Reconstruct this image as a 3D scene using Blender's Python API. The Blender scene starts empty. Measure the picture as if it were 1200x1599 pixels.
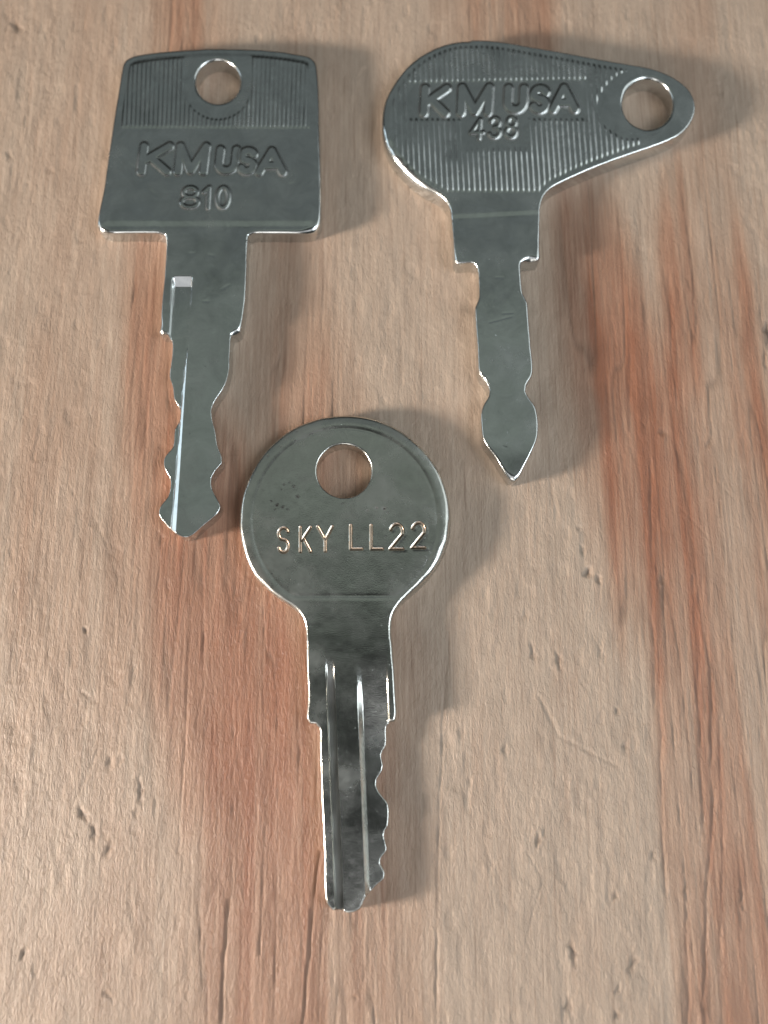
import bpy, math
import numpy as np

# ------------------------------------------------------------------ camera, world, lamps
sc = bpy.context.scene
F_PX, IMG_W, IMG_H = 1500.0, 1200.0, 1599.0      # focal length in photo pixels
TILT = math.radians(13.0)
DIST = 0.105                                     # metres from lens to the board along the axis
CA, SA = math.cos(TILT), math.sin(TILT)
CAM = np.array([0.0, -DIST * SA, DIST * CA])
PXM = DIST / F_PX                                # metres per photo pixel on the board

cd = bpy.data.cameras.new('camera')
cam = bpy.data.objects.new('camera', cd)
sc.collection.objects.link(cam)
cam.location = CAM.tolist()
cam.rotation_euler = (TILT, 0, 0)
cd.sensor_fit = 'VERTICAL'
cd.sensor_height = 24.0
cd.lens = 24.0 * F_PX / IMG_H
cd.clip_start = 0.005
cd.clip_end = 50.0
cd.dof.use_dof = True
cd.dof.focus_distance = 0.1022
cd.dof.aperture_fstop = 11.0
sc.camera = cam

w = bpy.data.worlds.new('World')
sc.world = w
w.use_nodes = True
bg = w.node_tree.nodes['Background']
bg.inputs[0].default_value = (0.9, 1.0, 0.95, 1)
bg.inputs[1].default_value = 0.030

def area(name, loc, target, sx, sy, power, color):
    ld = bpy.data.lights.new(name, 'AREA')
    ld.shape = 'RECTANGLE'
    ld.size, ld.size_y = sx, sy
    ld.energy = power
    ld.color = color
    o = bpy.data.objects.new(name, ld)
    sc.collection.objects.link(o)
    from mathutils import Vector
    d = Vector(target) - Vector(loc)
    o.rotation_euler = d.to_track_quat('-Z', 'Y').to_euler()
    o.location = loc
    return o

def polar(az, el, r):      # azimuth measured from +x towards +y
    a, e = math.radians(az), math.radians(el)
    return (r * math.cos(e) * math.cos(a), r * math.cos(e) * math.sin(a), r * math.sin(e))

# window low at the left that casts the shadows
area('window_light', polar(194, 15.5, 0.44), (0, -0.015, 0), 0.066, 0.046, 3.9, (1.0, 0.89, 0.78))
# bluish sky in the next window pane along the left
area('left_sky_light', polar(163, 19, 0.8), (-0.02, 0.02, 0), 0.30, 0.26, 0.40, (0.74, 0.9, 1.0))
# second, weaker opening in front of the board
area('front_light', polar(258, 34, 0.75), (0, 0, 0), 0.30, 0.36, 0.9, (1.0, 0.96, 0.92))
# wide weak daylight from the right
area('side_light', polar(10, 39, 0.46), (0.02, 0.03, 0), 0.5, 0.32, 0.55, (0.9, 0.98, 1.0))
# cool skylight above on the right, gives the sheen on the board
area('skylight', (0.32, -0.11, 0.37), (0.05, -0.04, 0), 0.18, 0.22, 0.85, (0.84, 0.93, 1.0))
# pale ceiling seen in the metal
area('ceiling_light', (0, 0.33, 1.0), (0, 0.33, 0), 2.4, 0.38, 0.56, (0.86, 1.0, 0.90))
area('ceiling_far_light', (0, 0.88, 1.0), (0, 0.88, 0), 2.4, 0.66, 0.60, (0.86, 0.99, 1.0))
area('ceiling_near_light', (0, -0.53, 1.0), (0, -0.53, 0), 1.4, 0.40, 1.4, (0.97, 0.97, 1.0))

sc.view_settings.view_transform = 'Standard'
sc.view_settings.look = 'None'
sc.view_settings.exposure = 0.03
sc.view_settings.gamma = 1.0

# ------------------------------------------------------------------ mapping helpers
def px2w(u, v, z):
    """point of the plane at height z that the photograph shows at pixel (u, v)"""
    dx = (u - 600.0) / F_PX
    dy = -(v - 799.5) / F_PX
    ry = dy * CA + SA
    rz = dy * SA - CA
    t = (z - CAM[2]) / rz
    return dx * t, CAM[1] + ry * t

def w2px(x, y, z=0.0):
    py, pz = y - CAM[1], z - CAM[2]
    yc = py * CA + pz * SA
    zc = -py * SA + pz * CA
    return 600.0 + F_PX * x / -zc, 799.5 - F_PX * yc / -zc

def sstep(a, b, x):
    t = np.clip((x - a) / (b - a), 0, 1)
    return t * t * (3 - 2 * t)

def _hash(ix, iy, seed):
    h = (ix.astype(np.int64) * 374761393 + iy.astype(np.int64) * 668265263 + seed * 974711) & 0x7fffffff
    h = ((h ^ (h >> 13)) * 1274126177) & 0x7fffffff
    h = ((h ^ (h >> 16)) * 668265263) & 0x7fffffff
    return ((h ^ (h >> 15)) & 0xffff) / 65535.0

def vnoise(x, y, seed=0):
    ix, iy = np.floor(x), np.floor(y)
    fx, fy = x - ix, y - iy
    fx = fx * fx * fx * (fx * (fx * 6 - 15) + 10)
    fy = fy * fy * fy * (fy * (fy * 6 - 15) + 10)
    a = _hash(ix, iy, seed); b = _hash(ix + 1, iy, seed)
    c = _hash(ix, iy + 1, seed); d = _hash(ix + 1, iy + 1, seed)
    return (a + (b - a) * fx) * (1 - fy) + (c + (d - c) * fx) * fy

def seg_dist(U, V, pts, closed=False):
    """distance to a polyline"""
    P = np.asarray(pts, float)
    Q = np.roll(P, -1, 0) if closed else P[1:]
    P0 = P if closed else P[:-1]
    best = np.full(U.shape, 1e9)
    for (ax, ay), (bx, by) in zip(P0, Q):
        ex, ey = bx - ax, by - ay
        l2 = ex * ex + ey * ey
        if l2 < 1e-9:
            d = (U - ax) ** 2 + (V - ay) ** 2
        else:
            t = np.clip(((U - ax) * ex + (V - ay) * ey) / l2, 0, 1)
            d = (U - ax - t * ex) ** 2 + (V - ay - t * ey) ** 2
        np.minimum(best, d, out=best)
    return np.sqrt(best)

def poly_sdf(U, V, pts):
    """signed distance, positive inside"""
    P = np.asarray(pts, float)
    d = seg_dist(U, V, P, True)
    ins = np.zeros(U.shape, bool)
    Q = np.roll(P, -1, 0)
    for (ax, ay), (bx, by) in zip(P, Q):
        if ay == by:
            continue
        c = (ay > V) != (by > V)
        ins ^= c & (U < (bx - ax) * (V - ay) / (by - ay) + ax)
    return np.where(ins, d, -d)

def catmull(pts, step=4.0):
    """smooth closed curve through the points (centripetal)"""
    P = np.asarray(pts, float)
    n = len(P)
    out = []
    for i in range(n):
        p0, p1, p2, p3 = P[i - 1], P[i], P[(i + 1) % n], P[(i + 2) % n]
        t0 = 0.0
        t1 = t0 + max(np.linalg.norm(p1 - p0), 1e-6) ** 0.5
        t2 = t1 + max(np.linalg.norm(p2 - p1), 1e-6) ** 0.5
        t3 = t2 + max(np.linalg.norm(p3 - p2), 1e-6) ** 0.5
        k = max(1, int(np.linalg.norm(p2 - p1) / step))
        for t in np.linspace(t1, t2, k, endpoint=False):
            a1 = (t1 - t) / (t1 - t0) * p0 + (t - t0) / (t1 - t0) * p1
            a2 = (t2 - t) / (t2 - t1) * p1 + (t - t1) / (t2 - t1) * p2
            a3 = (t3 - t) / (t3 - t2) * p2 + (t - t2) / (t3 - t2) * p3
            b1 = (t2 - t) / (t2 - t0) * a1 + (t - t0) / (t2 - t0) * a2
            b2 = (t3 - t) / (t3 - t1) * a2 + (t - t1) / (t3 - t1) * a3
            out.append((t2 - t) / (t2 - t1) * b1 + (t - t1) / (t2 - t1) * b2)
    return np.array(out)

# ------------------------------------------------------------------ stroke alphabet (unit box, y up)
def arc(cx, cy, rx, ry, a0, a1, n=12):
    return [(cx + rx * math.cos(math.radians(a0 + (a1 - a0) * i / n)),
             cy + ry * math.sin(math.radians(a0 + (a1 - a0) * i / n))) for i in range(n + 1)]

GLYPH = {
    'K': [[(0.1, 0), (0.1, 1)], [(0.9, 1), (0.2, 0.45)], [(0.35, 0.55), (0.9, 0)]],
    'M': [[(0.1, 0), (0.1, 1)], [(0.1, 1), (0.5, 0.05)], [(0.5, 0.05), (0.9, 1)], [(0.9, 1), (0.9, 0)]],
    'U': [[(0.1, 1), (0.1, 0.35)] + arc(0.5, 0.35, 0.4, 0.35, 180, 360) + [(0.9, 1)]],
    'S': [arc(0.5, 0.76, 0.4, 0.24, 20, 180, 8) + arc(0.5, 0.76, 0.4, 0.24, 180, 260, 4)
          + arc(0.5, 0.26, 0.4, 0.26, 80, 0, 5) + arc(0.5, 0.26, 0.4, 0.26, 0, -160, 8)],
    'A': [[(0.05, 0), (0.5, 1), (0.95, 0)], [(0.25, 0.3), (0.75, 0.3)]],
    'Y': [[(0.0, 1), (0.52, 0.45)], [(1.0, 1), (0.52, 0.45), (0.52, 0)]],
    'L': [[(0.08, 1), (0.08, 0), (0.95, 0)]],
    '2': [arc(0.5, 0.7, 0.45, 0.3, 165, -20, 10) + [(0.05, 0.0), (1.0, 0.0)]],
    '8': [arc(0.5, 0.75, 0.38, 0.25, 0, 360, 16), arc(0.5, 0.26, 0.48, 0.26, 0, 360, 16)],
    '1': [[(0.1, 0.78), (0.55, 1), (0.55, 0)]],
    '0': [arc(0.5, 0.5, 0.45, 0.5, 0, 360, 20)],
    '4': [[(0.7, 0), (0.7, 1), (0.0, 0.3), (1.0, 0.3)]],
    '3': [arc(0.45, 0.75, 0.42, 0.25, 160, -90, 10) + arc(0.45, 0.26, 0.5, 0.26, 90, -160, 10)],
}

def glyph_px(ch, x0, y0, x1, y1, slant=0.0):
    """strokes in photo pixels; y0 top, y1 bottom"""
    out = []
    for st in GLYPH[ch]:
        out.append([(x0 + (x1 - x0) * a + slant * (b - 0.0) * (y1 - y0), y1 - (y1 - y0) * b) for a, b in st])
    return out

# ------------------------------------------------------------------ mesh helpers
def link(name, verts, faces, mat, parent=None, normals=None, attrs=None, hardv=None):
    me = bpy.data.meshes.new(name)
    n = len(verts)
    faces = np.asarray(faces, np.int32)
    me.vertices.add(n)
    me.vertices.foreach_set('co', np.asarray(verts, np.float32).ravel())
    k = faces.shape[1]
    me.loops.add(faces.size)
    me.loops.foreach_set('vertex_index', faces.ravel())
    me.polygons.add(len(faces))
    me.polygons.foreach_set('loop_start', np.arange(0, faces.size, k, dtype=np.int32))
    me.update(calc_edges=True)
    me.validate()
    me.polygons.foreach_set('use_smooth', np.ones(len(me.polygons), bool))
    if attrs:
        for an, arr in attrs.items():
            a = me.attributes.new(an, 'FLOAT', 'POINT')
            a.data.foreach_set('value', np.asarray(arr, np.float32))
    if normals is not None and len(me.vertices) == n:
        co = np.asarray(verts, float)
        if k == 4:
            fn = np.cross(co[faces[:, 2]] - co[faces[:, 0]], co[faces[:, 3]] - co[faces[:, 1]])
            fn /= np.maximum(np.linalg.norm(fn, axis=1, keepdims=True), 1e-20)
            ln = normals[faces]
            hard = (ln * fn[:, None, :]).sum(2) < math.cos(math.radians(20))
            hard &= (hardv[faces].all(1))[:, None]
            ln = np.where(hard[:, :, None], fn[:, None, :], ln).reshape(-1, 3)
            if len(me.loops) == len(ln):
                me.normals_split_custom_set(ln.tolist())
    me.materials.append(mat)
    o = bpy.data.objects.new(name, me)
    sc.collection.objects.link(o)
    if parent:
        o.parent = parent
    return o

def vert_normals(P, F):
    a, b, c, d = P[F[:, 0]], P[F[:, 1]], P[F[:, 2]], P[F[:, 3]]
    fn = np.cross(c - a, d - b)
    N = np.zeros_like(P)
    for i in range(4):
        for k in range(3):
            N[:, k] += np.bincount(F[:, i], fn[:, k], len(P))
    return N / np.maximum(np.linalg.norm(N, axis=1, keepdims=True), 1e-20)

def plate(name, U, V, sd, h, thick, part_of, mats, root, grime_shade, milled=None):
    """solid cut out of a plate: grid points with sd > 0, relief h (pixels), split into parts.
    part_of : integer per grid point; mats/parts : dict id -> (part name, material, parent id)"""
    gy, gx = np.gradient(sd)
    gy = gy - np.gradient(U, axis=0) * gx
    gn = np.sqrt(gx * gx + gy * gy) + 1e-9
    step = U[0, 1] - U[0, 0]
    inside = sd > 0.3
    cell = inside[:-1, :-1] | inside[1:, :-1] | inside[:-1, 1:] | inside[1:, 1:]
    use = np.zeros(sd.shape, bool)
    for a, b in ((slice(None, -1), slice(None, -1)), (slice(1, None), slice(None, -1)),
                 (slice(None, -1), slice(1, None)), (slice(1, None), slice(1, None))):
        use[a, b] |= cell
    snap = use & ~inside
    U2 = np.where(snap, U - sd * gx / gn, U)
    V2 = np.where(snap, V - sd * gy / gn, V)
    idx = -np.ones(sd.shape, np.int64)
    idx[use] = np.arange(use.sum())
    hz = thick + h * PXM
    X, Y = px2w(U2, V2, thick)
    P = np.stack([X[use], Y[use], hz[use]], 1)
    i, j = np.nonzero(cell)
    F = np.stack([idx[i + 1, j], idx[i + 1, j + 1], idx[i, j + 1], idx[i, j]], 1)   # V grows downwards -> counter-clockwise from above
    fp = part_of[i, j]
    # side walls
    E = np.concatenate([F[:, [0, 1]], F[:, [1, 2]], F[:, [2, 3]], F[:, [3, 0]]])
    ef = np.tile(np.arange(len(F)), 4)
    key = np.minimum(E[:, 0], E[:, 1]) * len(P) + np.maximum(E[:, 0], E[:, 1])
    _, inv, cnt = np.unique(key, return_inverse=True, return_counts=True)
    bnd = cnt[inv] == 1
    Eb, fb = E[bnd], ef[bnd]
    bv = np.unique(Eb)
    low = -np.ones(len(P), np.int64)
    low[bv] = len(P) + np.arange(len(bv))
    Pb = P[bv].copy()
    Pb[:, 2] = -0.00018
    P = np.concatenate([P, Pb])
    W = np.stack([Eb[:, 1], Eb[:, 0], low[Eb[:, 0]], low[Eb[:, 1]]], 1)
    gr = np.concatenate([grime_shade[use], np.zeros(len(bv))])
    allF = np.concatenate([F, W])
    allp = np.concatenate([fp, fp[fb]])
    N = vert_normals(P, allF)
    hv = np.concatenate([milled[use] if milled is not None else np.zeros(int(use.sum()), bool), np.zeros(len(bv), bool)])
    objs = {}
    for pid, (pn, mat, par) in mats.items():
        sel = allF[allp == pid]
        if not len(sel):
            continue
        vs, inv = np.unique(sel, return_inverse=True)
        o = link(pn, P[vs], inv.reshape(sel.shape), mat, root if par is None else objs[par], N[vs],
                 {'grime_shade': gr[vs]}, hv[vs])
        objs[pid] = o
    return objs

# ------------------------------------------------------------------ materials
def nodes_of(m):
    m.use_nodes = True
    nt = m.node_tree
    return nt, nt.nodes, nt.links, nt.nodes['Principled BSDF']

def metal(name, base, rough, speck, speck_scale, brush, seed, fleck=0.5):
    m = bpy.data.materials.new(name)
    nt, N, L, b = nodes_of(m)
    b.inputs['Metallic'].default_value = 1.0
    geo = N.new('ShaderNodeNewGeometry')
    mp = N.new('ShaderNodeMapping'); mp.inputs['Location'].default_value = (seed, seed * 2.3, 0)
    L.new(geo.outputs['Position'], mp.inputs['Vector'])
    # cloudy smudges
    n1 = N.new('ShaderNodeTexNoise'); n1.inputs['Scale'].default_value = 180; n1.inputs['Detail'].default_value = 6
    n1.inputs['Roughness'].default_value = 0.65
    L.new(mp.outputs[0], n1.inputs['Vector'])
    r1 = N.new('ShaderNodeMapRange'); r1.inputs[1].default_value = 0.35; r1.inputs[2].default_value = 0.7
    r1.inputs[3].default_value = rough * 0.75; r1.inputs[4].default_value = rough * 1.8
    L.new(n1.outputs[0], r1.inputs[0])
    # fine specks
    n2 = N.new('ShaderNodeTexNoise'); n2.inputs['Scale'].default_value = speck_scale; n2.inputs['Detail'].default_value = 3
    L.new(mp.outputs[0], n2.inputs['Vector'])
    # brushed direction
    mb = N.new('ShaderNodeMapping'); mb.inputs['Scale'].default_value = (9000, 350, 1)
    L.new(mp.outputs[0], mb.inputs['Vector'])
    n3 = N.new('ShaderNodeTexNoise'); n3.inputs['Scale'].default_value = 1.0; n3.inputs['Detail'].default_value = 2
    L.new(mb.outputs[0], n3.inputs['Vector'])
    # stray scratches
    ms = N.new('ShaderNodeMapping'); ms.inputs['Scale'].default_value = (900, 120, 1); ms.inputs['Rotation'].default_value = (0, 0, 1.1)
    L.new(mp.outputs[0], ms.inputs['Vector'])
    vo = N.new('ShaderNodeTexVoronoi'); vo.feature = 'DISTANCE_TO_EDGE'; vo.inputs['Scale'].default_value = 1.0
    L.new(ms.outputs[0], vo.inputs['Vector'])
    rs = N.new('ShaderNodeMapRange'); rs.inputs[1].default_value = 0.0; rs.inputs[2].default_value = 0.03
    rs.inputs[3].default_value = -0.6; rs.inputs[4].default_value = 0.0
    L.new(vo.outputs[0], rs.inputs[0])
    m1 = N.new('ShaderNodeMath'); m1.operation = 'MULTIPLY'; m1.inputs[1].default_value = speck
    L.new(n2.outputs[0], m1.inputs[0])
    m2 = N.new('ShaderNodeMath'); m2.operation = 'MULTIPLY'; m2.inputs[1].default_value = brush
    L.new(n3.outputs[0], m2.inputs[0])
    ad = N.new('ShaderNodeMath'); ad.operation = 'ADD'
    L.new(m1.outputs[0], ad.inputs[0]); L.new(m2.outputs[0], ad.inputs[1])
    vf = N.new('ShaderNodeTexVoronoi'); vf.inputs['Scale'].default_value = 2300
    wn = N.new('ShaderNodeMixRGB'); wn.inputs[0].default_value = 0.0006
    L.new(mp.outputs[0], wn.inputs[1]); L.new(n2.outputs['Color'], wn.inputs[2])
    L.new(wn.outputs[0], vf.inputs['Vector'])
    sx = N.new('ShaderNodeSeparateColor'); L.new(vf.outputs['Color'], sx.inputs[0])
    pick = N.new('ShaderNodeMath'); pick.operation = 'GREATER_THAN'; pick.inputs[1].default_value = 0.88
    L.new(sx.outputs[0], pick.inputs[0])
    fd = N.new('ShaderNodeMapRange'); fd.inputs[1].default_value = 0.06; fd.inputs[2].default_value = 0.16
    fd.inputs[3].default_value = -fleck; fd.inputs[4].default_value = 0.0
    L.new(vf.outputs['Distance'], fd.inputs[0])
    fm = N.new('ShaderNodeMath'); fm.operation = 'MULTIPLY'
    L.new(fd.outputs[0], fm.inputs[0]); L.new(pick.outputs[0], fm.inputs[1])
    m3 = N.new('ShaderNodeMath'); m3.operation = 'MULTIPLY_ADD'; m3.inputs[1].default_value = 0.12
    L.new(fm.outputs[0], m3.inputs[2])
    L.new(rs.outputs[0], m3.inputs[0])
    ad2 = N.new('ShaderNodeMath'); ad2.operation = 'ADD'
    L.new(ad.outputs[0], ad2.inputs[0]); L.new(m3.outputs[0], ad2.inputs[1])
    bp = N.new('ShaderNodeBump'); bp.inputs['Strength'].default_value = 1.0; bp.inputs['Distance'].default_value = 0.00002
    L.new(ad2.outputs[0], bp.inputs['Height'])
    L.new(bp.outputs[0], b.inputs['Normal'])
    at = N.new('ShaderNodeAttribute'); at.attribute_name = 'grime_shade'
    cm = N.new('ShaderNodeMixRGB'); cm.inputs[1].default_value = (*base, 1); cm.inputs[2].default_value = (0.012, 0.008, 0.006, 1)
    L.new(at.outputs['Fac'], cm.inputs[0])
    n5 = N.new('ShaderNodeTexNoise'); n5.inputs['Scale'].default_value = 320; n5.inputs['Detail'].default_value = 7
    n5.inputs['Roughness'].default_value = 0.7; n5.inputs['Distortion'].default_value = 0.8
    L.new(mp.outputs[0], n5.inputs['Vector'])
    r5 = N.new('ShaderNodeMapRange'); r5.inputs[1].default_value = 0.3; r5.inputs[2].default_value = 0.72
    r5.inputs[3].default_value = 1.1; r5.inputs[4].default_value = 0.84
    L.new(n5.outputs[0], r5.inputs[0])
    tm = N.new('ShaderNodeMixRGB'); tm.blend_type = 'MULTIPLY'; tm.inputs[0].default_value = 1
    L.new(cm.outputs[0], tm.inputs[1]); L.new(r5.outputs[0], tm.inputs[2])
    L.new(tm.outputs[0], b.inputs['Base Color'])
    rm = N.new('ShaderNodeMath'); rm.operation = 'MULTIPLY_ADD'; rm.inputs[1].default_value = 0.4
    L.new(at.outputs['Fac'], rm.inputs[0]); L.new(r1.outputs[0], rm.inputs[2])
    L.new(rm.outputs[0], b.inputs['Roughness'])
    return m

M_NICKEL = metal('polished_nickel', (0.66, 0.68, 0.67), 0.17, 0.10, 2500, 0.10, 0.11)
M_BRIGHT = metal('bright_nickel', (0.68, 0.70, 0.69), 0.17, 0.10, 2500, 0.10, 0.37)
M_SATIN = metal('satin_nickel', (0.66, 0.66, 0.62), 0.20, 0.65, 9000, 0.06, 0.73, 0.2)
M_STAMP = metal('brassy_stamped_nickel', (0.50, 0.39, 0.30), 0.26, 0.5, 9000, 0.06, 0.73)

def wood_material():
    m = bpy.data.materials.new('worn_wood')
    nt, N, L, b = nodes_of(m)
    geo = N.new('ShaderNodeNewGeometry')
    at = N.new('ShaderNodeAttribute'); at.attribute_name = 'redness'
    dk = N.new('ShaderNodeAttribute'); dk.attribute_name = 'dirt'
    # fibres, stretched along the grain
    mp = N.new('ShaderNodeMapping'); mp.inputs['Scale'].default_value = (3600, 140, 1)
    L.new(geo.outputs['Position'], mp.inputs['Vector'])
    n1 = N.new('ShaderNodeTexNoise'); n1.inputs['Scale'].default_value = 1; n1.inputs['Detail'].default_value = 5
    n1.inputs['Roughness'].default_value = 0.6; n1.inputs['Distortion'].default_value = 0.4
    L.new(geo.outputs['Position'], mp.inputs['Vector']); L.new(mp.outputs[0], n1.inputs['Vector'])
    # blotches
    mp2 = N.new('ShaderNodeMapping'); mp2.inputs['Scale'].default_value = (260, 110, 1)
    L.new(geo.outputs['Position'], mp2.inputs['Vector'])
    n2 = N.new('ShaderNodeTexNoise'); n2.inputs['Scale'].default_value = 1; n2.inputs['Detail'].default_value = 7
    n2.inputs['Roughness'].default_value = 0.7
    L.new(mp2.outputs[0], n2.inputs['Vector'])
    # redness + fibre wobble -> colour
    a1 = N.new('ShaderNodeMath'); a1.operation = 'MULTIPLY_ADD'; a1.inputs[1].default_value = 0.55; a1.inputs[2].default_value = -0.26
    L.new(n1.outputs[0], a1.inputs[0])
    a2 = N.new('ShaderNodeMath'); a2.operation = 'ADD'
    L.new(at.outputs['Fac'], a2.inputs[0]); L.new(a1.outputs[0], a2.inputs[1])
    cr = N.new('ShaderNodeValToRGB')
    e = cr.color_ramp.elements
    e[0].position = 0.0; e[0].color = (0.44, 0.338, 0.262, 1)
    e[1].position = 1.0; e[1].color = (0.305, 0.132, 0.077, 1)
    x = e.new(0.35); x.color = (0.40, 0.272, 0.197, 1)
    x = e.new(0.65); x.color = (0.36, 0.205, 0.137, 1)
    L.new(a2.outputs[0], cr.inputs[0])
    # value variation
    vr = N.new('ShaderNodeMapRange'); vr.inputs[1].default_value = 0.3; vr.inputs[2].default_value = 0.7
    vr.inputs[3].default_value = 0.86; vr.inputs[4].default_value = 1.12
    L.new(n2.outputs[0], vr.inputs[0])
    vf = N.new('ShaderNodeMapRange'); vf.inputs[1].default_value = 0.3; vf.inputs[2].default_value = 0.7
    vf.inputs[3].default_value = 1.1; vf.inputs[4].default_value = 0.86
    L.new(n1.outputs[0], vf.inputs[0])
    mm = N.new('ShaderNodeMath'); mm.operation = 'MULTIPLY'
    L.new(vr.outputs[0], mm.inputs[0]); L.new(vf.outputs[0], mm.inputs[1])
    mx = N.new('ShaderNodeMixRGB'); mx.blend_type = 'MULTIPLY'
    fw = N.new('ShaderNodeMapRange'); fw.inputs[1].default_value = 0.05; fw.inputs[2].default_value = 0.5
    fw.inputs[3].default_value = 0.8; fw.inputs[4].default_value = 1.0
    L.new(at.outputs['Fac'], fw.inputs[0]); L.new(fw.outputs[0], mx.inputs[0])
    L.new(cr.outputs[0], mx.inputs[1]); L.new(mm.outputs[0], mx.inputs[2])
    md = N.new('ShaderNodeMixRGB'); md.inputs[2].default_value = (0.10, 0.065, 0.045, 1)
    L.new(dk.outputs['Fac'], md.inputs[0]); L.new(mx.outputs[0], md.inputs[1])
    # dark pores
    mp4 = N.new('ShaderNodeMapping'); mp4.inputs['Scale'].default_value = (3000, 75, 1); mp4.inputs['Rotation'].default_value = (0, 0, 0.02)
    L.new(geo.outputs['Position'], mp4.inputs['Vector'])
    n4 = N.new('ShaderNodeTexNoise'); n4.inputs['Scale'].default_value = 1; n4.inputs['Detail'].default_value = 3; n4.inputs['Distortion'].default_value = 0.6
    L.new(mp4.outputs[0], n4.inputs['Vector'])
    pr = N.new('ShaderNodeMapRange'); pr.inputs[1].default_value = 0.60; pr.inputs[2].default_value = 0.74
    pr.inputs[3].default_value = 0.0; pr.inputs[4].default_value = 0.45
    L.new(n4.outputs[0], pr.inputs[0])
    mq = N.new('ShaderNodeMixRGB'); mq.inputs[2].default_value = (0.17, 0.10, 0.065, 1)
    L.new(pr.outputs[0], mq.inputs[0]); L.new(md.outputs[0], mq.inputs[1])
    L.new(mq.outputs[0], b.inputs['Base Color'])
    b.inputs['Roughness'].default_value = 0.37
    b.inputs['Specular IOR Level'].default_value = 0.4
    # fine relief
    mp3 = N.new('ShaderNodeMapping'); mp3.inputs['Scale'].default_value = (5000, 1500, 1)
    L.new(geo.outputs['Position'], mp3.inputs['Vector'])
    n3 = N.new('ShaderNodeTexNoise'); n3.inputs['Scale'].default_value = 1; n3.inputs['Detail'].default_value = 5
    n3.inputs['Roughness'].default_value = 0.65; n3.inputs['Distortion'].default_value = 0.5
    L.new(mp3.outputs[0], n3.inputs['Vector'])
    bp = N.new('ShaderNodeBump'); bp.inputs['Strength'].default_value = 1.0; bp.inputs['Distance'].default_value = 0.00013
    L.new(n3.outputs[0], bp.inputs['Height']); L.new(bp.outputs[0], b.inputs['Normal'])
    return m

# ------------------------------------------------------------------ the wooden board
def bands(U, V):
    """reddish streaks of the timber: centre, half width and strength down the board"""
    R = np.zeros(U.shape)
    B = [  # (v list, centre list, half-width list, strength list)
        ([-200, 0, 60, 300, 420, 560, 700, 850, 1000, 1200, 1350, 1480, 1600, 1800],
         [285, 285, 290, 240, 225, 250, 290, 330, 370, 395, 420, 420, 430, 430],
         [60, 60, 62, 60, 52, 72, 108, 132, 155, 140, 130, 140, 150, 150],
         [.4, .45, .45, .36, .46, .62, .74, .82, .9, .9, .8, .68, .58, .58]),
        ([-200, 0, 500, 640, 800, 1000, 1200, 1600, 1800],
         [480, 480, 470, 480, 500, 520, 540, 570, 575],
         [50, 50, 80, 90, 100, 120, 110, 110, 110],
         [.12, .12, .34, .48, .58, .66, .58, .5, .46]),
        ([-200, 500, 700, 900, 1200, 1800], [130, 130, 130, 130, 120, 120], [150] * 6, [.06, .12, .26, .3, .18, .16]),
        ([-200, 0, 80, 200, 420, 1800], [780, 790, 800, 800, 760, 760], [80, 90, 90, 80, 60, 60], [.5, .5, .45, .25, 0, 0]),
        ([-200, 250, 330, 450, 600, 750, 900, 1050, 1200, 1400, 1600, 1800],
         [900, 905, 915, 945, 985, 1010, 1040, 1065, 1080, 1100, 1125, 1130],
         [20, 40, 55, 75, 98, 98, 95, 88, 78, 80, 95, 95],
         [.0, .25, .6, .85, 1.0, 1.0, .9, .7, .42, .46, .65, .7]),
        ([-200, 200, 300, 450, 700, 900, 1100, 1800], [1080, 1085, 1090, 1110, 1110, 1120, 1150, 1180], [30, 40, 60, 110, 140, 130, 100, 90],
         [.12, .25, .36, .52, .56, .54, .46, .55]),
    ]
    for vs, c, hw, s in B:
        cc, ww, ss = np.interp(V, vs, c), np.interp(V, vs, hw), np.interp(V, vs, s)
        R = np.maximum(R, ss * (1 - sstep(0.25, 1.45, np.abs(U - cc) / ww)))
    return R

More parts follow.
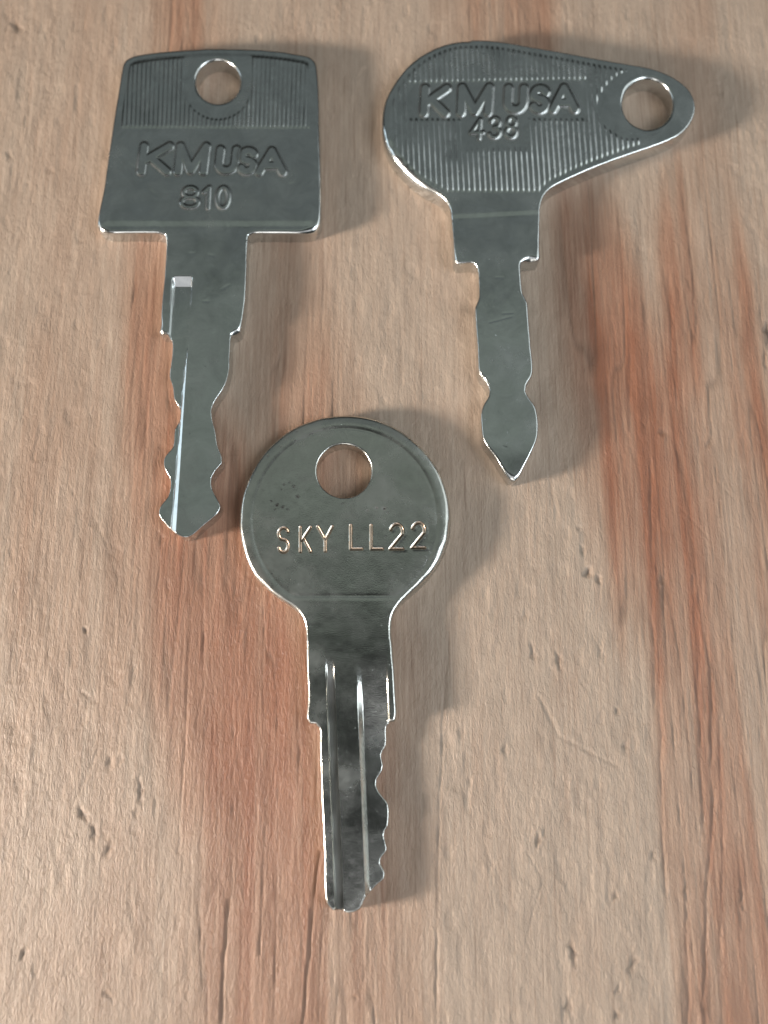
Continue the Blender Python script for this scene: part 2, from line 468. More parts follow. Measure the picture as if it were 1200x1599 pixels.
DENTS = [  # u, v, length, width (pixels), angle of the long axis from the grain (degrees), depth mm
    (27, 40, 16, 10, 20, .35), (50, 30, 22, 12, 60, .12), (178, 78, 14, 7, -35, .16), (80, 266, 12, 6, 50, .15),
    (14, 243, 14, 8, 10, .2), (40, 600, 30, 9, 80, .12), (110, 650, 26, 10, 5, .12), (133, 984, 8, 6, 0, .35),
    (130, 1272, 24, 8, 25, .32), (147, 1300, 22, 7, 12, .3), (170, 1326, 22, 7, -14, .3), (220, 1238, 34, 6, 4, .26),
    (213, 1270, 16, 6, -4, .22), (38, 1490, 18, 6, -16, .3), (143, 1092, 22, 9, -28, .14), (172, 1190, 14, 6, -20, .18),
    (188, 1186, 14, 5, -14, .16), (133, 1083, 14, 6, 40, .16), (60, 1230, 30, 14, 10, .12), (170, 1555, 20, 6, 35, .2),
    (250, 840, 24, 8, 8, .14), (150, 820, 30, 8, 12, .14), (115, 770, 10, 6, 0, .16), (180, 860, 26, 10, 15, .14),
    (920, 893, 12, 9, 0, .5), (935, 905, 14, 6, 30, .25), (832, 1018, 26, 6, 14, .26), (872, 1030, 28, 6, 16, .26),
    (940, 1020, 28, 6, 14, .16), (840, 1312, 20, 6, -4, .3), (895, 1487, 30, 8, 12, .32), (988, 1508, 26, 8, -8, .3),
    (963, 1110, 10, 7, 0, .26), (960, 1399, 16, 6, -20, .26), (978, 1165, 16, 6, -14, .2), (1020, 1335, 14, 6, -8, .24),
    (890, 1572, 26, 9, 6, .24), (965, 1585, 12, 7, 35, .24), (965, 1545, 18, 5, -14, .2), (1035, 675, 10, 8, 0, .22),
    (1108, 690, 14, 6, -6, .24), (1035, 905, 12, 6, 20, .16), (910, 860, 16, 6, 20, .2), (905, 825, 8, 6, 0, .2),
    (765, 1350, 44, 7, 6, .14), (735, 1220, 12, 6, 10, .14), (790, 1170, 20, 6, 4, .18), (722, 1145, 22, 7, -8, .14),
    (1199, 518, 24, 6, 2, .5), (1195, 560, 26, 4, 6, .2), (555, 1558, 9, 5, 60, .2), (1158, 1400, 20, 5, 2, .24),
    (850, 1300, 14, 5, 0, .12), (1072, 1390, 26, 4, 2, .2), (205, 1420, 34, 9, 10, .13), (240, 1475, 26, 8, 6, .13),
    (820, 960, 14, 8, -10, .16), (836, 890, 12, 10, 0, .12),
]
SCRATCH = [  # pixel polylines, width px, depth mm
    ([(842, 1088), (856, 1118), (872, 1150), (905, 1166), (940, 1184), (965, 1196)], 3.2, .14),
    ([(155, 1170), (135, 1212), (112, 1262)], 2.6, .10), ([(824, 1330), (848, 1372), (838, 1410), (822, 1470)], 2.0, .09),
    ([(700, 985), (693, 1100), (686, 1300), (684, 1420), (682, 1640)], 2.2, .16),
    ([(500, 1330), (490, 1420), (478, 1530), (470, 1640)], 3.0, .24), ([(415, 1290), (412, 1400), (405, 1490)], 2.2, .14),
    ([(358, 1405), (350, 1510), (345, 1640)], 3.2, .22), ([(292, 1078), (288, 1200), (280, 1330)], 2.4, .12),
    ([(940, 870), (935, 950), (910, 975)], 2.0, .08), ([(985, 640), (1010, 668)], 1.8, .08),
    ([(1120, 750), (1150, 785)], 1.8, .08), ([(1060, 790), (1110, 845)], 1.8, .08), ([(985, 490), (985, 670)], 2.4, .10),
    ([(1018, 720), (1018, 900), (1024, 1100)], 3.0, .14), ([(1085, 900), (1092, 1100), (1100, 1300)], 3.0, .16),
    ([(1028, 1000), (1034, 1200), (1040, 1400)], 2.6, .12), ([(1110, 1050), (1114, 1250), (1102, 1440), (1100, 1640)], 3.2, .2),
    ([(1125, 1120), (1130, 1300), (1126, 1460)], 2.4, .14), ([(1155, 1300), (1160, 1420)], 2.6, .18),
    ([(1070, 1400), (1074, 1520), (1075, 1640)], 2.6, .16), ([(920, 420), (925, 560)], 2.2, .08),
    ([(1045, 430), (1050, 560), (1058, 640)], 2.2, .10), ([(1080, 480), (1088, 640)], 2.2, .10),
    ([(55, 690), (40, 800)], 1.8, .05), ([(60, 250), (40, 380)], 1.8, .05), ([(195, 800), (228, 690), (232, 560)], 1.8, .06),
    ([(205, 980), (212, 830)], 1.8, .07), ([(268, 1000), (265, 960)], 1.8, .05), ([(395, 900), (372, 1010)], 2.0, .08),
    ([(160, 830), (185, 900), (190, 960)], 2.4, .07), ([(130, 480), (145, 610)], 1.8, .05), ([(215, 570), (195, 660)], 1.8, .05),
]
rng = np.random.default_rng(7)
for _ in range(34):        # crossed hair scratches on the right
    u0, v0 = rng.uniform(1000, 1150), rng.uniform(1060, 1380)
    a = math.radians(rng.choice([48, 52, 58, 130]) + rng.normal(0, 5))
    l = rng.uniform(20, 70)
    SCRATCH.append(([(u0, v0), (u0 + l * math.cos(a), v0 + l * math.sin(a))], 1.5, rng.uniform(.015, .04)))
for _ in range(40):
    u0, v0 = rng.uniform(0, 1200), rng.uniform(0, 1600)
    a = math.radians(90 + rng.normal(0, 22))
    l = rng.uniform(30, 130)
    SCRATCH.append(([(u0, v0), (u0 + l * math.cos(a), v0 + l * math.sin(a))], 1.6, rng.uniform(.015, .04)))
for _ in range(170):
    DENTS.append((rng.uniform(-60, 1260), rng.uniform(-60, 1660), rng.uniform(6, 26), rng.uniform(3, 8),
                  rng.normal(0, 16), rng.uniform(.02, .08)))

def build_board():
    def axis(lo, hi, dlo, dhi, fine):
        mid = np.arange(dlo, dhi, fine)
        g = []
        s, p = fine, dhi
        while p < hi:
            g.append(p); s *= 1.12; p += s
        g.append(hi)
        q = []
        s, p = fine, dlo
        while p > lo:
            s *= 1.12; p -= s
            q.append(max(p, lo))
        return np.concatenate([q[::-1], mid, g])
    xs = axis(-0.22, 0.22, -0.053, 0.053, 0.000125)
    ys = axis(-0.24, 0.28, -0.062, 0.078, 0.000135)
    X, Y = np.meshgrid(xs, ys)
    U, V = w2px(X, Y)
    U = np.clip(U, -3000, 4000); V = np.clip(V, -3000, 4000)
    xm, ym = X * 1000, Y * 1000
    # the grain leans a little and wanders
    g = xm + 0.035 * ym * sstep(0, 45, xm) + 1.2 * (vnoise(xm / 14, ym / 45, 3) - .5) + 0.5 * (vnoise(xm / 5, ym / 20, 4) - .5)
    red = bands(U, V)
    st = vnoise(g / 1.3, ym / 60, 11) * .5 + vnoise(g / 0.55, ym / 35, 12) * .3 + vnoise(g / 3.5, ym / 70, 13) * .5 - .65
    mott = vnoise(xm / 5, ym / 9, 14) - .5
    zone = sstep(.12, .5, red)
    right = sstep(880, 980, U) * sstep(150, 350, V)
    st2 = vnoise(g / 1.1, ym / 38, 15) * .6 + vnoise(g / 2.4, ym / 50, 16) * .6 - .6
    redness = np.clip(red + st * (.2 + .3 * zone) + st2 * right * .6 * sstep(.03, .3, red) + mott * .14, 0, 1)
    # relief, millimetres
    def ridged(n, w):
        return np.clip(1 - np.abs(2 * n - 1) / w, 0, 1)
    soft = 1 - zone
    rough = .45 + 1.1 * vnoise(xm / 9, ym / 16, 34)
    pit = vnoise(xm / 1.0 + .6 * vnoise(xm / 2, ym / 3, 35), ym / 2.2, 36)
    H = 0.08 * (vnoise(xm / 4.5, ym / 9, 21) - .5)
    H += soft * (0.055 * (vnoise(g / 1.7, ym / 3.6, 22) - .5) + 0.042 * (vnoise(g / .8, ym / 2.0, 23) - .5) * (.5 + .5 * rough)
                 + 0.030 * (vnoise(g / .4, ym / .9, 24) - .5) * rough + 0.020 * (vnoise(g / .25, ym / .5, 29) - .5) * rough
                 - 0.05 * sstep(.70, .92, pit))
    H += zone * (0.04 * (vnoise(g / 1.6, ym / 9, 37) - .5) + 0.035 * (vnoise(g / .75, ym / 4.5, 38) - .5)
                 + 0.028 * (vnoise(g / .38, ym / 2.6, 39) - .5) * rough + 0.018 * (vnoise(g / .25, ym / 1.2, 40) - .5)
                 - 0.035 * ridged(vnoise(g / .5, ym / 18, 41), .12))
    H += 0.05 * (vnoise(g / .8, ym / 26, 25) - .5) * (.4 + .6 * zone)
    H += 0.022 * (vnoise(g / .33, ym / 13, 30) - .5) * (.7 + .3 * zone)
    H -= 0.06 * ridged(vnoise(g / 1.5, ym / 32, 26), .10) * zone
    H -= 0.045 * ridged(vnoise(g / .8, ym / 16, 27), .13) * (.2 + .8 * zone)
    dirt = 0.35 * ridged(vnoise(g / 1.5, ym / 32, 26), .07) * zone
    near = (U > -250) & (U < 1450) & (V > -250) & (V < 1850)
    un, vn = U[near], V[near]
    hn, dn, rn = H[near], dirt[near], redness[near]
    order = np.arange(len(un))
    for (u, v, l, wd, an, dep) in DENTS:
        m = np.nonzero((np.abs(un - u) < l * 1.6 + 8) & (np.abs(vn - v) < l * 1.6 + 8))[0]
        a = math.radians(an)
        du, dv = un[m] - u, vn[m] - v
        al = du * math.sin(a) + dv * math.cos(a)
        ac = du * math.cos(a) - dv * math.sin(a)
        ac = ac * (1 + .35 * np.sin(al * .35 + u)) + 1.2 * np.sin(al * .21 + v)
        r2 = (al / (l * .62)) ** 2 + (ac / (wd * .62)) ** 2
        k = np.exp(-r2 ** 1.15)
        hn[m] -= dep * .45 * k
        rim = np.exp(-((np.sqrt(r2) - 1.45) / .35) ** 2)
        hn[m] += dep * .06 * rim
        dn[m] = np.maximum(dn[m], min(.7, max(0, dep - .08) * 2.8) * k * k)
    for pts, wd, dep in SCRATCH:
        p = np.array(pts)
        m = np.nonzero((un > p[:, 0].min() - 12) & (un < p[:, 0].max() + 12) & (vn > p[:, 1].min() - 12) & (vn < p[:, 1].max() + 12))[0]
        wob = 2.0 * (vnoise(vn[m] / 23, vn[m] * 0 + p[0, 0], 31) - .5) + 3.0 * (vnoise(vn[m] / 60, vn[m] * 0 + p[0, 0], 32) - .5)
        d = seg_dist(un[m] + wob, vn[m], pts)
        k = np.exp(-(d / wd) ** 2) * (.35 + .65 * vnoise(un[m] / 18, vn[m] / 18, 33))
        if p[:, 0].mean() > 880 and np.ptp(p[:, 1]) > 110:
            rn[m] = np.clip(rn[m] + .2 * np.exp(-(d / (wd * 3.0)) ** 2) * sstep(0, 60, vn[m] - p[:, 1].min()) * sstep(0, 60, p[:, 1].max() - vn[m]), 0, 1)
        dep *= .6; wd *= .8
        hn[m] -= dep * k
        hn[m] += dep * .1 * np.exp(-((d - wd * 1.9) / wd) ** 2)
        dn[m] = np.maximum(dn[m], min(.5, max(0, dep - .06) * 3) * k)
    H[near], dirt[near], redness[near] = hn, dn, rn
    edge = np.minimum(np.minimum(X + .22, .22 - X), np.minimum(Y + .24, .28 - Y))
    Z = H / 1000
    ny, nx = X.shape
    P = np.stack([X.ravel(), Y.ravel(), Z.ravel()], 1)
    idx = np.arange(nx * ny).reshape(ny, nx)
    Fq = np.stack([idx[:-1, :-1].ravel(), idx[:-1, 1:].ravel(), idx[1:, 1:].ravel(), idx[1:, :-1].ravel()], 1)
    # the edge and the underside of the plank
    ring = np.concatenate([idx[0, :-1], idx[:-1, -1], idx[-1, :0:-1], idx[:0:-1, 0]])
    n0 = len(P)
    low = P[ring].copy(); low[:, 2] = -0.022
    P = np.concatenate([P, low])
    k = np.arange(len(ring)); k2 = (k + 1) % len(ring)
    W = np.stack([ring[k2], ring[k], n0 + k, n0 + k2], 1)
    cor = [n0, n0 + nx - 1, n0 + nx - 1 + ny - 1, n0 + 2 * (nx - 1) + ny - 1]
    Fq = np.concatenate([Fq, W, np.array([cor[::-1]])])
    o = link('tabletop', P, Fq, wood_material(), None, None,
             {'redness': np.concatenate([redness.ravel(), redness.ravel()[ring]]),
              'dirt': np.concatenate([np.clip(dirt, 0, 1).ravel(), np.zeros(len(ring))])})
    o['kind'] = 'structure'
    o['label'] = 'worn wooden board with reddish streaks, dents and scratches under the keys'
    return o

build_board()

# ------------------------------------------------------------------ keys
def key_root(name, u, v, label):
    o = bpy.data.objects.new(name, None)
    sc.collection.objects.link(o)
    x, y = px2w(u, v, 0.0)
    o.empty_display_size = 0.005
    o['label'] = label
    o['category'] = 'key'
    o['group'] = 'keys laid out on the wooden board'
    return o

def grid(u0, v0, u1, v1, step=1.0):
    return np.meshgrid(np.arange(u0, u1, step), np.arange(v0, v1, step))

def fillet(sd, r):
    r = r * (.86 + .28 * vnoise(np.arange(sd.shape[1])[None, :] / 17.0 + 0 * sd, np.arange(sd.shape[0])[:, None] / 17.0 + 0 * sd, 74))
    d = np.clip(sd, 0, r)
    return -(r - np.sqrt(np.maximum(r * r - (r - d) ** 2, 0)))

def smin(a, b, k):
    h = np.clip(.5 + .5 * (b - a) / k, 0, 1)
    return b * (1 - h) + a * h - k * h * (1 - h)

DIRT = []

def letters(U, V, spec, half, slope, height, part, first_id, name, table, mat, parent_id):
    """raised (height > 0) or sunk characters; every character becomes a sub-part"""
    H = np.zeros(U.shape)
    D = np.zeros(U.shape)          # dirt left in the corners
    nid = first_id
    for ch, x0, y0, x1, y1, sl in spec:
        m = (U > x0 - 14) & (U < x1 + 16) & (V > y0 - 12) & (V < y1 + 12)
        d = np.full(m.sum(), 1e9)
        for st in glyph_px(ch, x0, y0, x1, y1, sl):
            d = np.minimum(d, seg_dist(U[m], V[m], st))
        k = 1 - sstep(half - slope, half + slope, d)
        hm = H[m]
        H[m] = np.where(np.abs(height * k) > np.abs(hm), height * k, hm)
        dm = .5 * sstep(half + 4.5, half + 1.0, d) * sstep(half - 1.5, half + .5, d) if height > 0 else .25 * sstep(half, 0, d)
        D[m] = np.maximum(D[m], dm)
        pm = part[m]
        pm[d < half + slope] = nid
        part[m] = pm
        table[nid] = (name, mat, parent_id)
        nid += 1
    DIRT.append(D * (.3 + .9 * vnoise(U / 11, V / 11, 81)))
    return H, nid

# ---- key with the broad squared head
def build_square_key():
    out = [(190, 107), (193, 96), (202, 88), (230, 81.5), (280, 76.5), (337, 73.5), (390, 74.5), (430, 77.5), (463, 82), (484, 87), (493, 95), (497, 117),
           (500, 217), (501.5, 333), (500, 349), (491, 361), (477, 363.5), (430, 363.5), (395, 364), (388.5, 367), (387, 376),
           (384.5, 443), (382.3, 475), (376.8, 510), (375.4, 517), (370, 521), (363, 523.5), (360.3, 530), (359, 549), (357.5, 579.6), (353.4, 596), (346.5, 610),
           (336.9, 623.7), (330.8, 637.4), (331.4, 654), (336.3, 673), (339.6, 695), (346.5, 714.5), (346.5, 722.8), (336.9, 733.8),
           (330, 747.5), (330.8, 761.3), (335.5, 772.3), (342.4, 784.7), (344.3, 791.6), (339.6, 801.2), (317.6, 820.5), (298.4, 836.5), (288.7, 839),
           (273.6, 832), (257, 816.4), (246.5, 801.2), (248.8, 788.8), (261.2, 772.3), (264.8, 755.8), (264, 744.8), (255.7, 729.7), (254, 718.7),
           (257, 709), (268.6, 695), (272, 667.7), (279, 654), (281, 640), (277.7, 632), (271, 621), (268.6, 601.7), (263.4, 585), (266.7, 557.6), (267.3, 530),
           (262.5, 522.5), (252.5, 521.5), (247, 516.5), (250.5, 505), (252.5, 475), (257.5, 420), (259.3, 376), (257, 366.5), (248, 363.5), (200, 363), (168, 362.5),
           (155, 358), (150.5, 350), (152, 339), (160, 300), (170, 233), (180, 167)]
    DIRT.clear()
    U, V = grid(130, 62, 540, 850)
    U = U - (26 / 400.0) * (V - 431)          # grid columns follow the milled edge
    c = catmull(out, 5)
    sd = poly_sdf(U, V, c)
    hole = np.sqrt(((U - 340.7) / 34.5) ** 2 + ((V - 127) / 33.5) ** 2)
    hd = (hole - 1) * 34
    outer = sd.copy()
    sd = np.minimum(sd, hd)
    head = V < 366
    def near(u, v, q):
        return np.exp(-((U - u) ** 2 + (V - v) ** 2) / (q * q))
    r = np.where(V < 375, 4.5, np.where(V < 524, 2.6, 1.0))
    r = r + 6.5 * near(249, 516, 13) + 7.5 * near(370, 519, 11) + 5 * near(156, 354, 14) + 6 * near(488, 357, 14)
    h = np.maximum(fillet(np.maximum(outer, 0), r), -12) + fillet(np.maximum(hd, 0), 4.5)
    # coined panel: a soft shoulder just inside the rim of the head
    lid = smin(outer, 350.5 - V + 10, 4)
    h += np.where(head, -0.8 * (1 - sstep(6, 17, lid)), -1.4 * (1 - sstep(362, 372, V)) * 0 - 0)
    h += np.where(head, 0, -0.8)
    h += np.where(head & (lid < 15) & (V > 345), 0, 0)
    # ribs
    top = outer - 12
    boss = np.sqrt((U - 340.5) ** 2 + (np.maximum(V - 134, 0) * 1.0) ** 2)
    zone = np.minimum(np.minimum(top, 200.5 - V), boss - 51)
    zone = np.minimum(zone, np.minimum(U - (183 - (V - 100) * .11), 485 - U))
    ph = (U - 190 + 0.035 * (V - 90)) / 6.9
    rib = (.5 + .5 * np.cos(2 * np.pi * ph)) ** .8
    wob = .8 + .4 * vnoise(U / 9, V / 30, 5)
    h += np.where(head, sstep(-1.0, 4.5, zone) * (1.2 * rib * wob + .1), 0)
    part = np.where(head, 0, 1)
    part[(zone > -0.5) & head] = 2
    table = {0: ('head', M_NICKEL, None), 1: ('blade', M_NICKEL, None), 2: ('ribbed_panel', M_NICKEL, 0)}
    spec = [('K', 216, 229, 266, 268, .12), ('M', 273, 229, 323, 268, .12), ('U', 338, 234, 369, 267, .12), ('S', 374, 236, 397, 268, .1), ('A', 403, 236, 444, 269, .05)]
    H, nid = letters(U, V, spec, 6.4, 2.6, 2.0, part, 3, 'raised_letter', table, M_NICKEL, 0)
    h += H
    spec = [('8', 283, 293, 310, 324, .05), ('1', 316, 293, 333, 325, .05), ('0', 338, 293, 358, 325, .05)]
    H, nid = letters(U, V, spec, 2.9, 2.3, 1.8, part, nid, 'raised_numeral', table, M_NICKEL, 0)
    h += H
    # milled step down the left of the blade
    line = 301 - (V - 431) * 26 / 400.0              # right wall
    lef = 269 - (V - 431) * 26 / 400.0
    x0 = np.maximum(V - 430, 0)
    xr = np.minimum(x0, 15)
    depth = .53 * xr          # cutter run-out, then a flat floor
    bevel = np.interp(V, [430, 540, 575, 640, 750, 830], [0, 0, 3.4, 5.0, 7.0, 9.0])
    x = np.clip(line - U, 0, None)
    wall = np.minimum(x, bevel) * .575 + np.clip((x - bevel) / 2.0, 0, 1) * np.maximum(depth - .575 * bevel, 0)
    lwall = np.where(V < 530, np.clip((U - lef) / 3.0, 0, 1), 1)
    groove = np.minimum(wall, depth) * lwall
    h -= np.where(V > 428, groove, 0)
    # wear
    h += 1.0 * (vnoise(U / 55, V / 70, 41) - .5) + .10 * (vnoise(U / 12, V / 12, 42) - .5)
    for (a, b, l, an) in [(238, 300, 9, 40), (455, 287, 6, -20), (212, 262, 12, 30), (330, 398, 5, 10), (352, 448, 6, -30), (322, 470, 4, 0), (300, 395, 4, 0)]:
        t = math.radians(an)
        al = (U - a) * math.cos(t) + (V - b) * math.sin(t); ac = -(U - a) * math.sin(t) + (V - b) * math.cos(t)
        h -= .3 * np.exp(-(al / l) ** 2 - (ac / 1.6) ** 2)
    h = np.maximum(h, -24)
    root = key_root('key', 320, 400, 'silver key with a broad squarish head and a blade notched on both sides')
    plate('key', U, V, sd, h, 0.0022, part, table, root, np.clip(sum(DIRT), 0, 1), (V > 474) & (outer > 2.5))

# ---- key with the slanted teardrop head
def build_teardrop_key():
    out = [(705, 340), (703, 326), (697, 314), (685, 303.5), (660, 290), (630, 265), (610, 240), (599, 212), (597, 185), (602.5, 155), (620, 122.5), (645, 95), (675, 76), (705, 65.5),
           (740, 62), (780, 64), (830, 72.5), (905, 86), (980, 99.5), (1020, 107), (1050, 119), (1074, 137), (1084.5, 155), (1086, 172.5), (1080, 190), (1065, 207.5),
           (1040, 221), (980, 242.5), (930, 261), (880, 283), (860, 294), (850, 305), (844.5, 322), (843.5, 345), (843.5, 390), (844.3, 401), (841, 406), (832, 407.3),
           (820, 407.5), (815, 410), (814.3, 430), (817.5, 457.5), (824, 470), (826, 490), (829, 530), (833, 575), (831.3, 586), (823, 601), (822, 610), (827, 620), (836.3, 633),
           (840.5, 650), (841.5, 668), (839, 686), (830, 707.5), (818.8, 730), (811, 746), (805, 751), (797, 748), (775, 715), (756, 687.5), (752.5, 667.5), (751.8, 645),
           (755, 632.5), (763.5, 617), (764.5, 608.8), (758.8, 595), (749.5, 583), (746.3, 542.5), (743, 500), (742.7, 478), (747.5, 467), (748, 442.5), (745.5, 417), (741, 410.7),
           (725, 410.5), (714, 411), (710, 406), (709.5, 392)]
    DIRT.clear()
    U, V = grid(586, 52, 1098, 764)
    c = catmull(out, 5)
    outer = poly_sdf(U, V, c)
    hd = np.sqrt((U - 1012) ** 2 + (V - 161.5) ** 2) - 39.0
    sd = np.minimum(outer, hd)
    head = V < 330 - (U - 775) * .05
    rleft = 5.0 + 9.0 * sstep(705, 625, U) * sstep(170, 240, V)
    rleft = np.where(U > 735, 2.2, rleft)
    r = np.where(V < 345, rleft, np.where(V < 415, 3.0, 3.2))
    for a, b, q, k in ((830, 404, 13, 8), (712, 404, 9, 5), (802, 742, 10, 5), (755, 590, 8, 3)):
        r = r + k * np.exp(-((U - a) ** 2 + (V - b) ** 2) / (q * q))
    h = fillet(np.maximum(outer, 0), r) + fillet(np.maximum(hd, 0), 5)
    h += np.where(head, 0, -0.7 * sstep(0, 9, V - (330 - (U - 775) * .05)))
    # spear tip tapers down
    h -= 3.0 * sstep(690, 755, V) + 0
    h -= 2.5 * sstep(16, 0, np.abs(V - 745)) * 0
    # ribs
    bz = poly_sdf(U, V, catmull([(989, 108), (958, 124), (940, 145), (933, 165), (937, 183), (948, 198), (962, 208), (976, 215), (1001, 216.5), (1002, 236), (1110, 236), (1110, 90)], 6))
    panel = np.minimum(np.minimum(U - 640, 914 - U), np.minimum(V - 131 + (U - 640) * .02, 184 - V))
    digits = np.minimum(np.minimum(U - 724, 822 - U), np.minimum(V - 172, 228 - V))
    bottom = 300.5 - V - .0009 * np.abs(U - 765) ** 2 * sstep(765, 640, U) * .2
    zone = np.minimum(np.minimum(outer - 9, -bz), np.minimum(-panel, -digits * .6))
    zone = np.minimum(zone, bottom)
    lean = .045 + .00012 * (U - 640)
    ph = (U - 600 - lean * (V - 180)) / 8.35
    rib = (.5 + .5 * np.cos(2 * np.pi * ph)) ** 2.0
    wob = .75 + .5 * vnoise(U / 9, V / 40, 6)
    h += np.where(head, sstep(-1, 6, zone) * (1.25 * rib * wob + .1), 0)
    part = np.where(head, 0, 1)
    part[(zone > -.5) & head] = 2
    table = {0: ('head', M_BRIGHT, None), 1: ('blade', M_BRIGHT, None), 2: ('ribbed_panel', M_BRIGHT, 0)}
    spec = [('K', 658, 138, 700, 177, .06), ('M', 715, 137, 768, 176, .05), ('U', 790, 138, 820, 172, .05), ('S', 831, 139, 854, 172, .05), ('A', 862, 138, 900, 171, .0)]
    H, nid = letters(U, V, spec, 6.6, 2.6, 2.3, part, 3, 'raised_letter', table, M_BRIGHT, 0)
    h += H
    spec = [('4', 736, 187, 754, 216, .05), ('3', 765, 185, 781, 215, .05), ('8', 790, 184, 806, 215, .05)]
    H, nid = letters(U, V, spec, 2.8, 2.3, 2.0, part, nid, 'raised_numeral', table, M_BRIGHT, 0)
    h += H
    h += 1.0 * (vnoise(U / 55, V / 70, 51) - .5) + .12 * (vnoise(U / 12, V / 12, 52) - .5)
    for pts, dep in [([(765, 503), (799, 494)], .7), ([(786, 489), (801, 488)], .6), ([(775, 433), (786, 433)], .5), ([(786, 697), (792, 699)], .6), ([(793, 672), (798, 678)], .7),
                     ([(812, 690), (822, 687)], .4), ([(778, 640), (783, 645)], .6), ([(790, 657), (800, 656)], .3)]:
        h -= .35 * dep * np.exp(-(seg_dist(U, V, pts) / 1.3) ** 2)
    h = np.maximum(h, -24)
    root = key_root('key', 780, 330, 'silver key with a slanted teardrop ribbed head and a spear-shaped tip')
    plate('key', U, V, sd, h, 0.0024, part, table, root, np.clip(sum(DIRT), 0, 1))

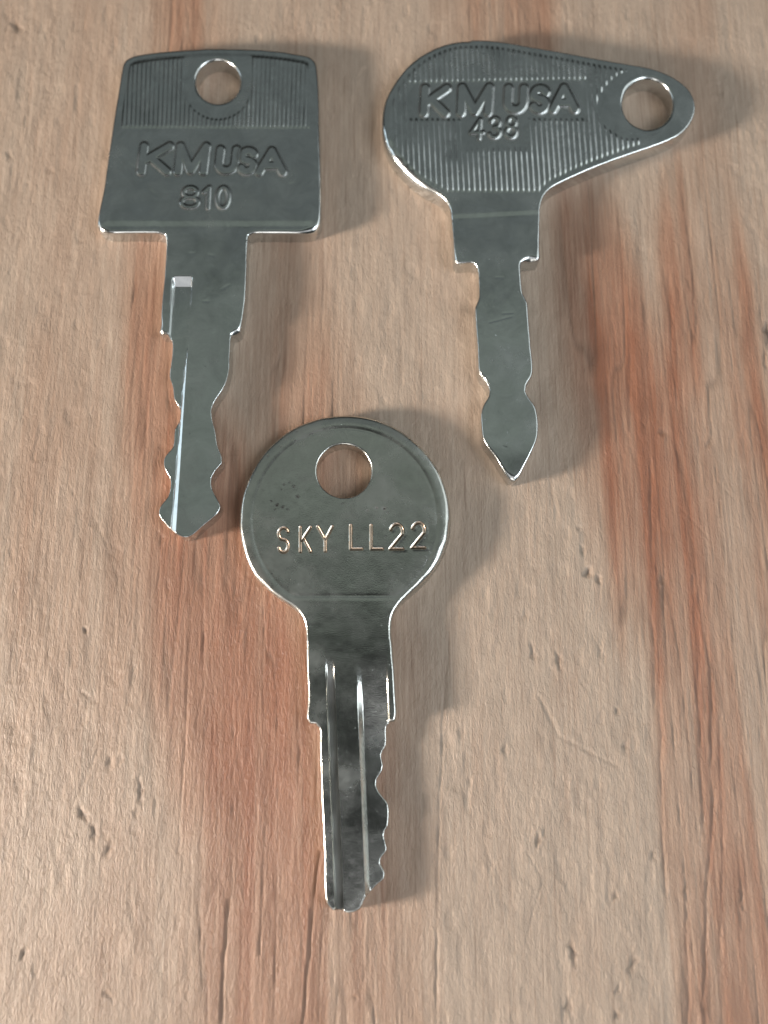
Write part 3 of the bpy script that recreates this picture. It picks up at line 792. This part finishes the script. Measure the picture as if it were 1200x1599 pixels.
# ---- key with the round head and grooved blade
def build_round_key():
    cx, cy, rx, ry = 539.3, 812.5, 165.8, 166.0
    ring = [(cx + rx * math.cos(math.radians(a)), cy + ry * math.sin(math.radians(a))) for a in range(148, 371, 6)]
    right = [(697.5, 857), (690.5, 873), (681, 889), (669.5, 904), (656, 917), (634, 936), (619.5, 951), (614, 963), (611.8, 980), (614, 1014), (617.6, 1066), (619.3, 1118), (617, 1126.5), (609, 1127.5), (604, 1134),
             (602.6, 1164), (595.5, 1178.5), (598.3, 1195.8), (596.9, 1204), (588, 1218.8), (587.6, 1227.4), (591, 1236), (599.7, 1247.5), (606, 1256), (605.5, 1290.7),
             (601, 1299), (599.7, 1305), (604, 1329.5), (595.4, 1341), (594, 1351), (600.3, 1362), (599.7, 1374), (591, 1381), (579.6, 1393), (571, 1403), (566.7, 1413),
             (562.3, 1421), (553.7, 1425), (542, 1426), (533.6, 1423), (519, 1421.5), (512, 1414.5), (508, 1397), (506, 1325), (502, 1239), (500, 1167), (498.5, 1137), (493, 1131),
             (484, 1130), (479.5, 1123), (481, 1095), (479, 1037), (476.6, 980), (473, 966), (465, 955), (447, 941.5), (430, 930), (413, 915)]
    DIRT.clear()
    U, V = grid(345, 636, 735, 1438)
    U = U + 0.039 * (V - 1029)                 # grid columns follow the grooves
    c = catmull(ring + right, 5)
    outer = poly_sdf(U, V, c)
    hd = (np.sqrt(((U - 537.5) / 42.5) ** 2 + ((V - 735.3) / 41.5) ** 2) - 1) * 42
    sd = np.minimum(outer, hd)
    head = V < 952
    r = np.where(V < 1000, 6.0, np.interp(V, [1000, 1125, 1135], [5.0, 4.0, 3.2]))
    r = np.where((V > 1128) & (U > 575), 1.2, r)
    r = r + 5.5 * sstep(610, 660, U) * sstep(770, 850, V) * sstep(965, 935, V)
    h = fillet(np.maximum(outer, 0), r) + fillet(np.maximum(hd, 0), 3.0)
    # coined face: sunk disc with a raised rim, cut off by a straight shoulder at the neck
    disc = np.minimum(147 - np.sqrt((U - cx) ** 2 + (V - cy) ** 2), 936 - V)
    disc = smin(disc, 936 - V, 10)
    h += np.where(V < 960, -0.8 * sstep(-6, 6, disc), 0)
    h -= .35 * np.exp(-((disc - 3) / 2.2) ** 2) * (V < 960)
    rim = np.clip((-disc - 2) / 16, 0, 1)
    h -= np.where(V < 950, 2.2 * rim ** 1.5 * sstep(950, 900, V), 0)
    part = np.where(head, 0, 1)
    table = {0: ('head', M_SATIN, None), 1: ('blade', M_SATIN, None)}
    spec = [('S', 433, 824, 452, 862, .0), ('K', 467, 823, 487, 861, .0), ('Y', 496, 822, 519, 860, 0), ('L', 546, 820, 566, 857, 0), ('L', 578, 820, 598, 857, 0),
            ('2', 608, 818, 629, 857, .03), ('2', 642, 816, 663, 855, .03)]
    H, nid = letters(U, V, spec, 1.3, 1.5, -1.5, part, 2, 'stamped_letter', table, M_STAMP, 0)
    # displaced lip round every stroke
    lip = np.zeros(U.shape)
    for ch, x0, y0, x1, y1, sl in spec:
        m = (U > x0 - 16) & (U < x1 + 18) & (V > y0 - 14) & (V < y1 + 14)
        d = np.full(m.sum(), 1e9)
        for s in glyph_px(ch, x0, y0, x1, y1, sl):
            d = np.minimum(d, seg_dist(U[m] - 4.2, V[m] - 1.5, s))
        lip[m] = np.maximum(lip[m], np.exp(-(d / 2.4) ** 2) * (.45 if ch == '2' else .1))
    h += H + lip
    # blade grooves
    def ln(u0, v0, u1, v1):
        return u0 + (V - v0) * (u1 - u0) / (v1 - v0)
    l1, l2, l3, l4 = [c0 + 0.039 * (V - 1029) for c0 in (508, 522, 556, 605)]
    run = sstep(1022, 1105, V)
    g1 = np.minimum(np.clip((U - l1) / 3.0, 0, 1), np.clip((l2 - U) / 2.0, 0, 1))
    w3 = 8.0
    g2 = np.clip((U - l3) / w3, 0, 1)
    g2 = np.where(V < 1127.5, np.minimum(g2, np.clip((l4 - U) / 2.0, 0, 1)), g2)
    run2 = sstep(1022, 1185, V)
    blade = V > 1022
    h -= np.where(blade, 8.5 * run * g1 + 10.0 * run2 * g2, 0)
    # hardly visible sag along the blade and wear
    h += .22 * (vnoise(U / 40, V / 40, 61) - .5) + .14 * (vnoise(U / 10, V / 10, 62) - .5)
    grime_shade = np.zeros(U.shape)
    for (a, b, s, g) in [(433, 789, 2.6, 1), (442, 792, 2.2, .9), (465, 775.5, 2.6, .9), (459, 760, 2.2, .8), (444, 757, 1.8, .6), (424, 783, 1.6, .7), (450, 796, 1.5, .5),
                         (430, 796, 1.5, .6), (452, 754, 1.4, .5), (588, 793, 2.2, .8), (600, 794, 2.8, .95), (574, 797, 1.8, .7), (606, 801, 1.5, .6), (423, 810, 1.4, .5),
                         (440, 765, 1.3, .5), (535, 787, 1.5, .4), (418, 711, 1.8, .5), (464, 673, 2, .4), (440, 697, 1.6, .4), (603, 838, 1.6, .4), (556, 842, 1.4, .5)]:
        du = U - a + .8 * np.sin(V * 1.3 + a)
        k = np.exp(-((du / s) ** 2 + ((V - b) / (s * .8)) ** 2) ** 1.5)
        grime_shade = np.maximum(grime_shade, g * k)
        h -= .3 * k
    grime_shade = np.maximum(grime_shade, .18 * sstep(.55, .8, vnoise(U / 30, V / 22, 63)) * sstep(-2, -8, disc) * (V < 760))
    grime_shade = np.maximum(grime_shade, .62 * sstep(.8, 1, g1) * sstep(1030, 1070, V) * (.7 + .5 * vnoise(U / 6, V / 30, 82)))  # dark reflection on the groove floor, painted into the metal colour
    grime_shade = np.clip(np.maximum(grime_shade, sum(DIRT)), 0, 1)
    h = np.maximum(h, -24)
    root = key_root('key', 540, 960, 'satin silver key with a round stamped head and a grooved one-sided blade')
    plate('key', U, V, sd, h, 0.0020, part, table, root, grime_shade, (V > 1015) & (outer > 4))

build_square_key()
build_teardrop_key()
build_round_key()
